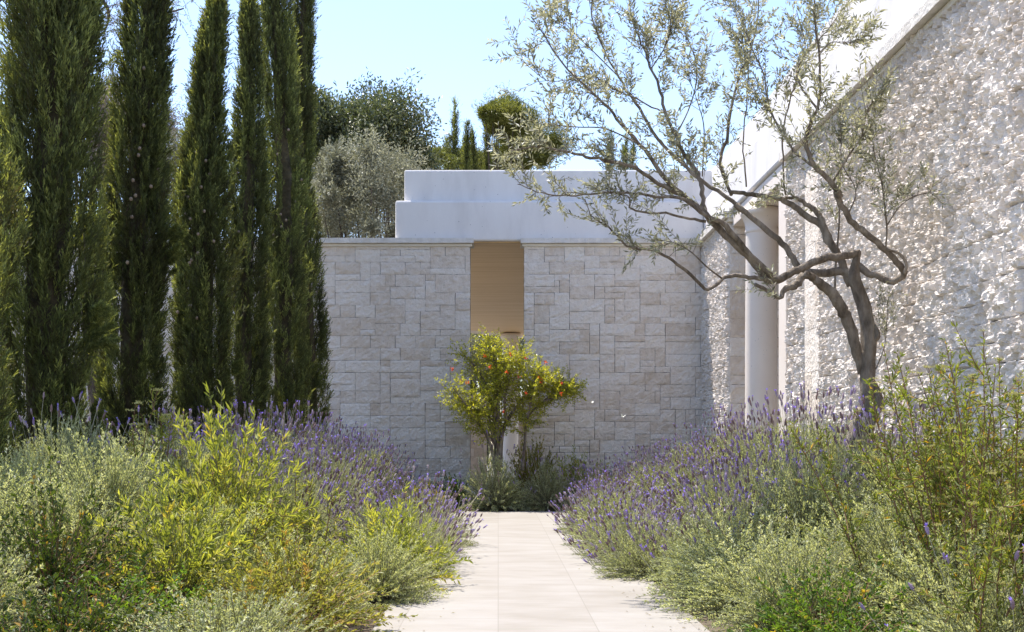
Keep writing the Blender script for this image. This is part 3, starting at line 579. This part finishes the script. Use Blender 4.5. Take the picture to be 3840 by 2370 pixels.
branch([(c5,[(820,390),(900,260),(930,130),(880,-30)])],[9,7,5,4],-.2,-.4,16,tw=30,twf=.15,k=6)
branch([(c5,[(960,770),(1040,600),(1080,420),(1040,250),(960,160)])],[10,8,6,5],-.1,.2,20,tw=34,twf=.25,k=6)
branch([(c7,[(1338,1035),(1385,910),(1400,780),(1405,640)])],[8,6,5,3],-.05,-.15,14,tw=0,k=5)
branch([(c6,[(580,1210),(620,1080),(540,920),(540,740)])],[10,8,6,4],-.35,-.1,16,tw=26,twf=.3,k=6)
branch([(c6,[(410,310),(480,240),(560,245),(660,220)])],[7,6,5,3],-.75,-1.,14,tw=16,twf=.4,k=6)
mbl=MB();mbt=MB();ctr=W(1750,560,YO-.2)
def olleaf(s,r,ntw,f0,ln=(.16,.42)):
    n=len(s);T=unit(np.gradient(s,axis=0))
    for i in range(ntw):
        f=f0+(1-f0)*rng.uniform()**.85;j=min(int(f*(n-1)),n-1)
        d=unit(T[j]*.9+rng.normal(0,.65,3)+np.array([0,0,.25]));l=rng.uniform(*ln)
        pp=twiggy(mbt,mbl,s[j],d,l,rng,.056,.0155,.0028,step=.02,start=.2)
        for _ in range(rng.integers(0,3)):
            q=rng.integers(1,5);d2=unit((pp[q]-pp[q-1])/np.linalg.norm(pp[q]-pp[q-1])+rng.normal(0,.6,3));twiggy(mbt,mbl,pp[q],d2,l*.5,rng,.053,.015,.002,step=.02,start=.1)
for s,r,tw,f0 in paths: olleaf(s,r,int(tw*.7),f0)
# basal shoot and small suckers
for k in range(26):
    q=W(*c7(rng.uniform(1350,1450),rng.uniform(640,860)),YO-.12);twiggy(mbt,mbl,q,unit(np.array([rng.normal(0,.35),rng.normal(0,.3),1])),rng.uniform(.08,.18),rng,.045,.012,.002,start=.1)
part_mb(mbt,'twigs',M['bark'],t,True);part_mb(mbl,'foliage',M['olive'],t)
# ------------------------------------------------------------------ pomegranate tree
rng=np.random.default_rng(66);YP=20.3
t=empty('pomegranate_tree',(PX(1195,YP),YP,float(gz(0,YP))),'small multi-stemmed pomegranate tree with yellow-green leaves and red flowers, before the slot','fruit tree')
stems=[[(1192,1130),(1188,1060),(1182,1000),(1165,930),(1140,880),(1110,850)],[(1196,1130),(1200,1050),(1212,1010),(1235,975),(1270,930),(1320,900)],[(1188,1130),(1172,1060),(1150,1020),(1120,975),(1085,930)],[(1190,1080),(1192,980),(1190,900),(1180,850),(1175,820)],[(1212,1010),(1208,950),(1225,890),(1245,850)],[(1250,1125),(1256,1060),(1262,1000),(1300,960),(1350,920)],[(1262,1000),(1275,940),(1290,890)],[(1182,1000),(1195,930),(1215,870)],[(1200,1050),(1175,1000),(1140,985),(1105,960)],[(1300,960),(1340,945),(1365,930)]]
wd=[14,13,9,9,8,9,6,6,6,5];mb=MB();tips=[]
for i,(sp_,w_) in enumerate(zip(stems,wd)):
    yo=rng.uniform(-.35,.35);P=[W(x,y,YP+yo*j/len(sp_)) for j,(x,y) in enumerate(sp_)];s=spline(P,18);rr=np.linspace(w_,2.5,18)*YP/F/2;tube(mb,s,rr,7,.15,i);tips.append(s)
part_mb(mb,'stems',M['bark'],t,True)
mbl=MB();mbt=MB()
for s in tips:
    T=unit(np.gradient(s,axis=0))
    for i in range(110):
        j=rng.integers(6,18);d=unit(T[j]*.25+rng.normal(0,1,3)*np.array([1.25,1,.7])+np.array([0,0,.02]));pp=twiggy(mbt,mbl,s[j],d,rng.uniform(.12,.38),rng,.05,.02,.003,step=.03,start=.15)
        if rng.uniform()<.6: twiggy(mbt,mbl,pp[3],unit(d+rng.normal(0,.7,3)),.2,rng,.05,.02,.002,step=.03,start=.1)
part_mb(mbt,'twigs',M['bark'],t,True);part_mb(mbl,'foliage',M['pome'],t)
fl=[(1222,848),(1159,852),(1171,878),(1256,858),(1240,902),(1104,912),(1118,918),(1290,905),(1294,916),(1343,918),(1344,942),(1259,940),(1205,985),(1212,890),(1083,884),(1306,868)]
for x,y in fl:
    mb=MB();c=W(x,y,YP-.55+rng.uniform(-.1,.3));n=9;leaves(mb,np.repeat(c[None],n,0)+rng.normal(0,.012,(n,3)),unit(rdir(n,rng)+np.array([0,-.5,.2])),.034,.022,rng.uniform(0,1,n),rng=rng);part_mb(mb,'flower',M['red'],t)
# ------------------------------------------------------------------ bushes
def bush(seed,r=.5,h=.6,ns=300,nlf=34,L=.03,Wd=.005,leafm='lav_leaf',stemm='stem',start=.35,spread=.7,rbias=.5,loose=.14,up=.3,rvar=.2,clump=10):
    rng=np.random.default_rng(seed);mbL=MB();mbS=MB()
    d=rdir(ns,rng);d[:,2]=np.abs(d[:,2])*.95+.02;d=unit(d)
    cl=unit(np.abs(rdir(clump,rng))*np.array([1,1,1])*np.sign(np.stack([rng.normal(size=clump),rng.normal(size=clump),np.ones(clump)],1)));amp=rng.uniform(-.16,.2,clump)
    wgt=np.exp(-((1-d@cl.T)*8));rad=1+(wgt*amp).sum(1)+rng.normal(0,loose*.5,ns)
    tip=d*np.array([r,r,h])*rad[:,None]
    base=np.stack([rng.normal(0,.12*r,ns),rng.normal(0,.12*r,ns),np.zeros(ns)],1)
    mid=base*.4+tip*.5;mid[:,2]=tip[:,2]*.45+h*.16
    def B(t): 
        t=t[...,None];return base[:,None]*(1-t)**2+2*mid[:,None]*t*(1-t)+tip[:,None]*t*t
    ts=np.tile(np.array([0,.4,.75,1.]),(ns,1));Q=B(ts)
    for i in range(3): sticks(mbS,Q[:,i],Q[:,i+1],.0032-.0007*i,.0026-.0007*i,rng.uniform(0,1,ns))
    tl=start+(1-start)*rng.uniform(0,1,(ns,nlf))**.8;P=B(tl);e=B(np.minimum(tl+.02,1.02))-P;T=unit(e).reshape(-1,3);P=P.reshape(-1,3);n=len(P)
    D=unit(T*.8+np.cross(T,rdir(n,rng))*spread+np.array([0,0,up]))
    sr=np.repeat(rng.normal(rbias,rvar,ns),nlf)+rng.normal(0,.15,n)
    leaves(mbL,P,D,L*rng.uniform(.6,1.3,n),Wd*rng.uniform(.7,1.3,n),np.clip(sr,0,1),rng=rng)
    return mbL,mbS,tip,d,rng
def proto(kind,seed):
    t=empty(kind_name[kind],(0,0,-50),'x','shrub');P=kp[kind];mbL,mbS,tip,d,rng=bush(seed,**P)
    mbL.build('foliage',M[P['leafm']],t);mbS.build('stems',M[P.get('stemm','stem')],t)
    if kind in('lavender','lavender_pale'):
        n=160 if kind=='lavender' else 30;i=rng.permutation(len(tip))[:n];i=i[d[i][:,2]>.12];n=len(i)
        a=tip[i]*.9;dr=unit(d[i]*np.array([1,1,.7])*.8+np.array([0,0,.75])+rng.normal(0,.12,(n,3)));ln=rng.uniform(.14,.34,n)[:,None]
        b=a+dr*ln*.55;dr2=unit(dr+np.array([0,0,.25])+rng.normal(0,.1,(n,3)));c=b+dr2*ln*.45
        m1=MB();sticks(m1,a,b,.0022,.0019,rng.uniform(0,1,n));sticks(m1,b,c,.0019,.0017,rng.uniform(0,1,n))
        sz=rng.uniform(.8,1.25,n);rv=rng.uniform(0,1,n)
        for q0,q1,r0,r1 in((0,.012,.004,.0080),(.012,.028,.0080,.0080),(.028,.044,.0080,.003)):
            sticks(m1,c+dr2*(q0*sz)[:,None],c+dr2*(q1*sz)[:,None],r0*sz,r1*sz,rv,k=5,m=1)
        for k in range(7):
            f=rng.uniform(.005,.038,n);leaves(m1,c+dr2*(f*sz)[:,None],unit(dr2*.8+rdir(n,rng)),.014,.008,np.clip(rv+.1,0,1),rng=rng,m=1)
        g=rng.uniform(size=n)<.4
        for k in range(3): leaves(m1,(c+dr2*(.038*sz)[:,None])[g],unit(dr2*1.1+rdir(n,rng)*.8)[g],.022*sz[g],.009,rng.uniform(0,1,g.sum()),rng=rng,m=2)
        m1.build('flower_spikes',[M['lav_stalk'],M['spike'],M['bract']],t)['kind']='stuff'
    return t
kp={'lavender':dict(ns=400,nlf=38,L=.028,Wd=.0065,leafm='lav_leaf',spread=.95),
 'lavender_pale':dict(ns=400,nlf=38,L=.028,Wd=.0065,leafm='silver',rbias=.55,spread=.95),
 'silver':dict(ns=400,nlf=44,L=.024,Wd=.0085,leafm='silver',rbias=.5,loose=.26,spread=1.2,start=.3),
 'lime':dict(r=.5,h=.7,ns=150,nlf=26,L=.058,Wd=.015,leafm='lime',rbias=.5,spread=1.,start=.3,loose=.35,up=.15),
 'green':dict(ns=170,nlf=24,L=.036,Wd=.018,leafm='green',stemm='stem_red',spread=1.1,start=.3,loose=.3,up=.1,rbias=.55),
 'dark':dict(ns=170,nlf=24,L=.036,Wd=.018,leafm='dark',stemm='stem_red',spread=1.1,start=.3,loose=.3,up=.1,rbias=.5),
 'amber':dict(ns=230,nlf=34,L=.034,Wd=.013,leafm='amber',stemm='stem_red',spread=1.,loose=.3,up=.1,rbias=.42,rvar=.28)}
kind_name={'lavender':'lavender_bush','lavender_pale':'lavender_bush','silver':'silver_bush','lime':'leafy_shrub','green':'leafy_shrub','dark':'leafy_shrub','amber':'leafy_shrub'}
desc={'lavender':'silvery lavender bush with violet spikes','lavender_pale':'pale grey lavender with few spikes','silver':'fine silver-green bush without flowers','lime':'yellow-green shrub with long leaves','green':'fresh green shrub with oval leaves','dark':'dark green shrub with reddish stems','amber':'yellow and amber small-leaved shrub'}
PR={k:[proto(k,300+17*i+7*j) for j in range(3)] for i,k in enumerate(kp)}
used=set();ct=[0]
def place(kind,x,y,r,h,label,rz=None,group=None,dz=0.):
    rng=np.random.default_rng(900+ct[0]);v=ct[0]%3;src=PR[kind][v];ct[0]+=1
    if (kind,v) not in used: used.add((kind,v));o=src
    else:
        o=src.copy();C.objects.link(o)
        for ch in src.children: c=ch.copy();C.objects.link(c);c.parent=o
    hp=kp[kind].get('h',.6)
    o.location=(x,y,float(gz(x,y))+dz-.02);o.rotation_euler=(rng.uniform(-.06,.06),rng.uniform(-.06,.06),rng.uniform(0,6.28) if rz is None else rz)
    o.scale=(r/.5,r/.5*rng.uniform(.9,1.1),h/hp);tag(o,label,'lavender' if 'lavender' in kind else 'shrub',group or ('lavender bushes in the beds' if 'lavender' in kind else 'mixed shrubs in the beds'));return o
ORD=['first','second','third','fourth','fifth','sixth','seventh','eighth','ninth','tenth','eleventh','twelfth','thirteenth','fourteenth','fifteenth','sixteenth','seventeenth','eighteenth','nineteenth','twentieth']
ROW=['path edge','second row','third row','fourth row','outer row']
def kind_at(side,px,Y,col,rng):
    u=rng.uniform()
    if side<0:
        if Y<5.6: return 'dark' if px<420 else ('silver' if px<650 else 'green')
        if Y<7.2:
            if px<350: return 'dark' if u<.6 else 'silver'
            if px<620: return 'silver' if u<.8 else 'green'
            return 'amber' if u<.5 else 'lime' if u<.6 else 'silver'
        if Y<9.6:
            if px<420: return 'lavender_pale' if u<.4 else 'silver'
            if px<850: return 'lime' if u<.42 else 'silver'
            return 'amber' if u<.8 else 'silver'
        if Y<11.5:
            if px<420: return 'lavender_pale'
            return 'lavender' if px<900 else 'amber'
        if Y>14.5 and col==0: return 'amber' if u<.5 else 'lavender'
        return 'lavender' if px>430 or u<.4 else 'lavender_pale'
    if Y<6: return 'green' if px<2250 else 'lavender_pale'
    if Y<7.6:
        if px<1850: return 'silver' if u<.7 else 'amber'
        return 'green' if u<.5 else 'silver'
    if Y<9.0: return 'silver' if px>1620 else 'lavender'
    return 'lavender'
rng=np.random.default_rng(77)
rows=[4.7,5.45,6.2,6.95,7.7,8.5,9.3,10.15,11.05,12.0,13.0,14.05,15.15,16.3,17.5,18.75,20.0]
for side_ in(-1,1):
    cnt={}
    for ri in range(len(rows)-1,-1,-1):
        Y0=rows[ri]
        for c_ in range(5):
            x0=(-1.12-.72*c_) if side_<0 else (1.58+.68*c_)
            if side_<0 and Y0<6.5: x0-=.0
            if side_>0 and c_>2: continue
            x=x0+rng.uniform(-.12,.12)*(c_>0);Y=Y0+rng.uniform(-.15,.15)+(.3 if c_%2 else 0);px=CX+x*F/Y
            if px<-110 or px>2560 or Y>20.9: continue
            if side_>0 and x>3.3: x=3.25
            if abs(x-OB[0])<.3 and abs(Y-YO)<.35: Y-=.55
            k=kind_at(side_,px,Y,c_,rng);r=.47*rng.uniform(.85,1.25);h={'lavender':.58,'lavender_pale':.58,'silver':.6,'lime':.78,'green':.55,'dark':.5,'amber':.5}[k]*rng.uniform(.85,1.3)
            if side_>0 and 8.4<Y<10.6 and c_>0: h*=1.15
            if c_==0: h*=.85
            if Y<6.5: h*=.8
            if c_==0:
                x+=(.30 if 8.2<Y<13.5 else .08 if 13<Y<16 else -.06) if side_<0 else -(.32 if 9.5<Y<15.5 else .12 if 15<Y<17 else -.06)
            key=c_;cnt[key]=cnt.get(key,0)+1
            place(k,x,Y,r,h,f"{desc[k]}, {'left' if side_<0 else 'right'} bed, {ROW[c_]}, {ORD[cnt[key]-1]} from the far wall")
# bushes closing the far end of the path
for x,y,r,h,k,lb in[(-.05,19.95,.55,.86,'lavender_pale','rounded grey-green lavender bush closing the far end of the path'),(.78,20.05,.5,.78,'lavender_pale','second lavender bush across the end of the path, right of the pomegranate'),(-.75,20.15,.4,.6,'green','dark leafy shrub left of the rounded lavender at the path end'),(.55,20.85,.5,1.05,'amber','yellowish shrub behind the lavender, right of the pomegranate stems'),(1.3,20.9,.5,.85,'lime','yellow-green shrub at the wall foot behind the path-end lavender')]:
    place(k,x,y,r,h,lb,group='shrubs at the end of the path')
# ------------------------------------------------------------------ tall leafy plants
def tall(name,px,Y,n,h,sp,label,seed,leafm,L,Wd,heads=True,headm='yarrow',hm=1.,stemm='stem_red',lf=44,side=5,group=None):
    rng=np.random.default_rng(seed);x=PX(px,Y);z0=float(gz(x,Y));t=empty(name,(x,Y,z0-.02),label,'plant',group)
    mS,mL,mH=MB(),MB(),MB()
    for i in range(n):
        b=np.array([rng.normal(0,.25*sp),rng.normal(0,.25*sp),0]);d=unit(np.array([rng.normal(0,.25),rng.normal(0,.25),1.]));l=h*rng.uniform(.65,1.08)
        pts=[b];dd=d.copy()
        for j in range(7): dd=unit(dd+rng.normal(0,.09,3)+np.array([b[0]*.1/sp,b[1]*.1/sp,.12]));pts.append(pts[-1]+dd*l/7)
        pts=np.array(pts);tube(mS,pts,np.linspace(.006,.002,8),4,cap=False)
        for k in range(side+1):
            if k==0: seg=pts;st=.25
            else:
                q=rng.integers(3,7);e=unit(pts[q]-pts[q-1]+rng.normal(0,.5,3)+np.array([0,0,.2]));ll=rng.uniform(.1,.28)*h;seg=[pts[q]]
                for j in range(4): e=unit(e+rng.normal(0,.1,3)+np.array([0,0,.2]));seg.append(seg[-1]+e*ll/4)
                seg=np.array(seg);st=.1;tube(mS,seg,np.linspace(.003,.0014,5),3,cap=False)
            m=lf if k==0 else lf//3;f=rng.uniform(st,1,m);u=f*(len(seg)-1);j=np.minimum(u.astype(int),len(seg)-2);fr=(u-j)[:,None];P=seg[j]*(1-fr)+seg[j+1]*fr;T=unit(seg[j+1]-seg[j])
            D=unit(T*.7+np.cross(T,rdir(m,rng))*.95-np.array([0,0,.05]));leaves(mL,P,D,L*rng.uniform(.6,1.3,m)*(1.15-.4*f),Wd*rng.uniform(.8,1.2,m),np.clip(rng.normal(.5,.25,m),0,1),rng=rng)
            if heads:
                e=seg[-1];nh=rng.integers(1,4) if rng.uniform()<.6 else 0
                for g in range(nh):
                    cc=e+np.array([rng.normal(0,.02),rng.normal(0,.02),rng.uniform(0,.012)])*hm;m2=22;o_=rng.normal(0,1,(m2,3))*np.array([.013,.013,.003])*hm
                    leaves(mH,cc+o_,unit(rdir(m2,rng)*.5+np.array([0,0,1])),.009*hm,.007*hm,rng.uniform(0,1,m2),rng=rng)
                    sticks(mS,np.array([e-np.array([0,0,.03])]),np.array([cc]),.0012,.001)
    mS.build('stems',M[stemm],t);mL.build('leaves',M[leafm],t)
    if heads: mH.build('flower_heads',M[headm],t)['kind']='stuff'
M['lime2']=leafmat('olive_green_leaf',[(0,(.10,.13,.025)),(.6,(.20,.24,.05)),(.94,(.32,.32,.08)),(1,(.5,.30,.05))],.42,(1.35,1.3,.5))
for i,(px,Y,n,h,sp,lb) in enumerate([(2230,6.9,9,1.05,.5,'tall reddish-stemmed plant with pale yellow flower heads, leftmost before the rough wall'),(2340,6.5,11,1.2,.5,'tallest leafy plant with pale yellow flower heads at the right edge'),(2440,6.8,10,1.15,.5,'leafy flowering plant cut by the right edge of the picture'),(2290,7.6,10,1.0,.5,'leafy flowering plant behind the tall ones by the rough wall'),(2395,7.6,10,1.05,.5,'upright leafy plant against the rough wall at the right'),(2380,5.6,8,.95,.5,'nearest tall leafy plant, in the lower right')]):
    tall('flowering_plant',px,Y,n+2,h*1.25,sp,lb,500+i,'lime2',.046,.0105,hm=.8,lf=84,group='tall flowering plants at the right edge')
for i,(px,Y,n,h,lb,hd) in enumerate([(345,9.6,5,.95,'upright yellow-green stems topped with pale heads before the second cypress',True),(415,9.8,5,.9,'flat-topped yarrow-like flower stems before the third cypress',True),(700,9.9,6,.86,'yellow-green leafy stems rising above the lavender under the fourth cypress',False),(560,8.9,5,.86,'bright leafy stems with small round buds in the left bed',True),(620,8.4,8,.72,'broad bright yellow-green shoots in the middle of the left bed',False),(545,7.9,8,.66,'bright yellow-green shoots toward the front of the left bed',False),(735,9.0,6,.7,'lime shoots over the lavender, middle of the left bed',False)]):
    tall('leafy_plant',px,Y,n,h,.35,lb,520+i,'lime',.062,.014,heads=hd,hm=1.5,lf=34,side=3,group='sunlit shoots in the left bed')
# protruding low cypress sprays beside the trunks
# ------------------------------------------------------------------ butterflies
for px,py,Y,lb,a in[(1415,963,12,'small white butterfly flying before the wall, higher of the two',.5),(1490,997,11.5,'small white butterfly flying just above the lavender, lower of the two',-.4)]:
    c=W(px,py,Y);t=empty('butterfly',c,lb,'butterfly','white butterflies');t.rotation_euler=(.5,.3,a)
    mb=MB();tube(mb,[(0,-.010,0),(0,-.004,0),(0,.004,0),(0,.011,0)],[.001,.0018,.0022,.001],6);mb.build('body',M['stem'],t)
    for s_ in(-1,1):
        mb=MB();v=[(0,.006,0),(s_*.014,.018,.012),(s_*.022,.014,.018),(s_*.020,.003,.016),(s_*.010,.0,.008),(s_*.016,-.008,.012),(s_*.009,-.015,.007),(0,-.006,0)]
        mb.add(v,q=[[0,1,2,3],[0,3,4,7],[4,5,6,7]]);mb.build('wing',M['wing'],t)
# small dry plants on the flat roof
for i,(px,h) in enumerate([(1182,.16),(1205,.18),(1226,.13)]):
    x=PX(px,YW+1.2);t=empty('roof_plant',(x,YW+1.2,ZF2-.02),['small golden succulent on the roof edge, leftmost of three','small golden succulent on the roof edge, middle of three','small golden succulent on the roof edge, rightmost of three'][i],'plant','golden succulents on the white roof')
    mb=MB();n=90;d=unit(rdir(n,rng)*np.array([1,1,.3])+np.array([0,0,.6]));leaves(mb,d*rng.uniform(.02,h,(n,1)),d,.05,.018,rng.uniform(.4,1,n),rng=rng);mb.build('foliage',M['amber'],t)
o=boxm('roof_gravel',(XU+.3,YW+.81,5.2),(3.6,37,ZF2-.03),M['coping']);tag(o,kind='structure')
S.cycles.max_bounces=8;S.cycles.diffuse_bounces=4;S.cycles.transmission_bounces=4
nt_=sum(len(o.data.polygons) for o in bpy.data.objects if o.type=='MESH');print('objects',len(bpy.data.objects),'polys',nt_)
for k in PR:
    for v,o in enumerate(PR[k]):
        if (k,v) not in used:
            for ch in list(o.children): bpy.data.objects.remove(ch)
            bpy.data.objects.remove(o)
rng=np.random.default_rng(88);mb=MB();n=420;y=rng.uniform(5,19.5,n);sdv=np.where(rng.uniform(size=n)<.5,-1,1);dx=np.abs(rng.normal(0,.16,n));x=np.where(sdv<0,-.7+dx,1.18-dx);P=np.stack([x,y,np.full(n,.039)],1)
a=rng.uniform(0,2*PI,n);leaves(mb,P,np.stack([np.cos(a),np.sin(a),rng.uniform(0,.25,n)],1),rng.uniform(.012,.035,n),rng.uniform(.005,.012,n),rng.uniform(0,1,n),N=np.tile([[0,0,1.]],(n,1)),rng=rng)
tag(mb.build('leaf_litter',leafmat('dry_litter',[(0,(.10,.07,.04)),(.6,(.24,.18,.09)),(1,(.32,.30,.12))],.2)),kind='stuff')
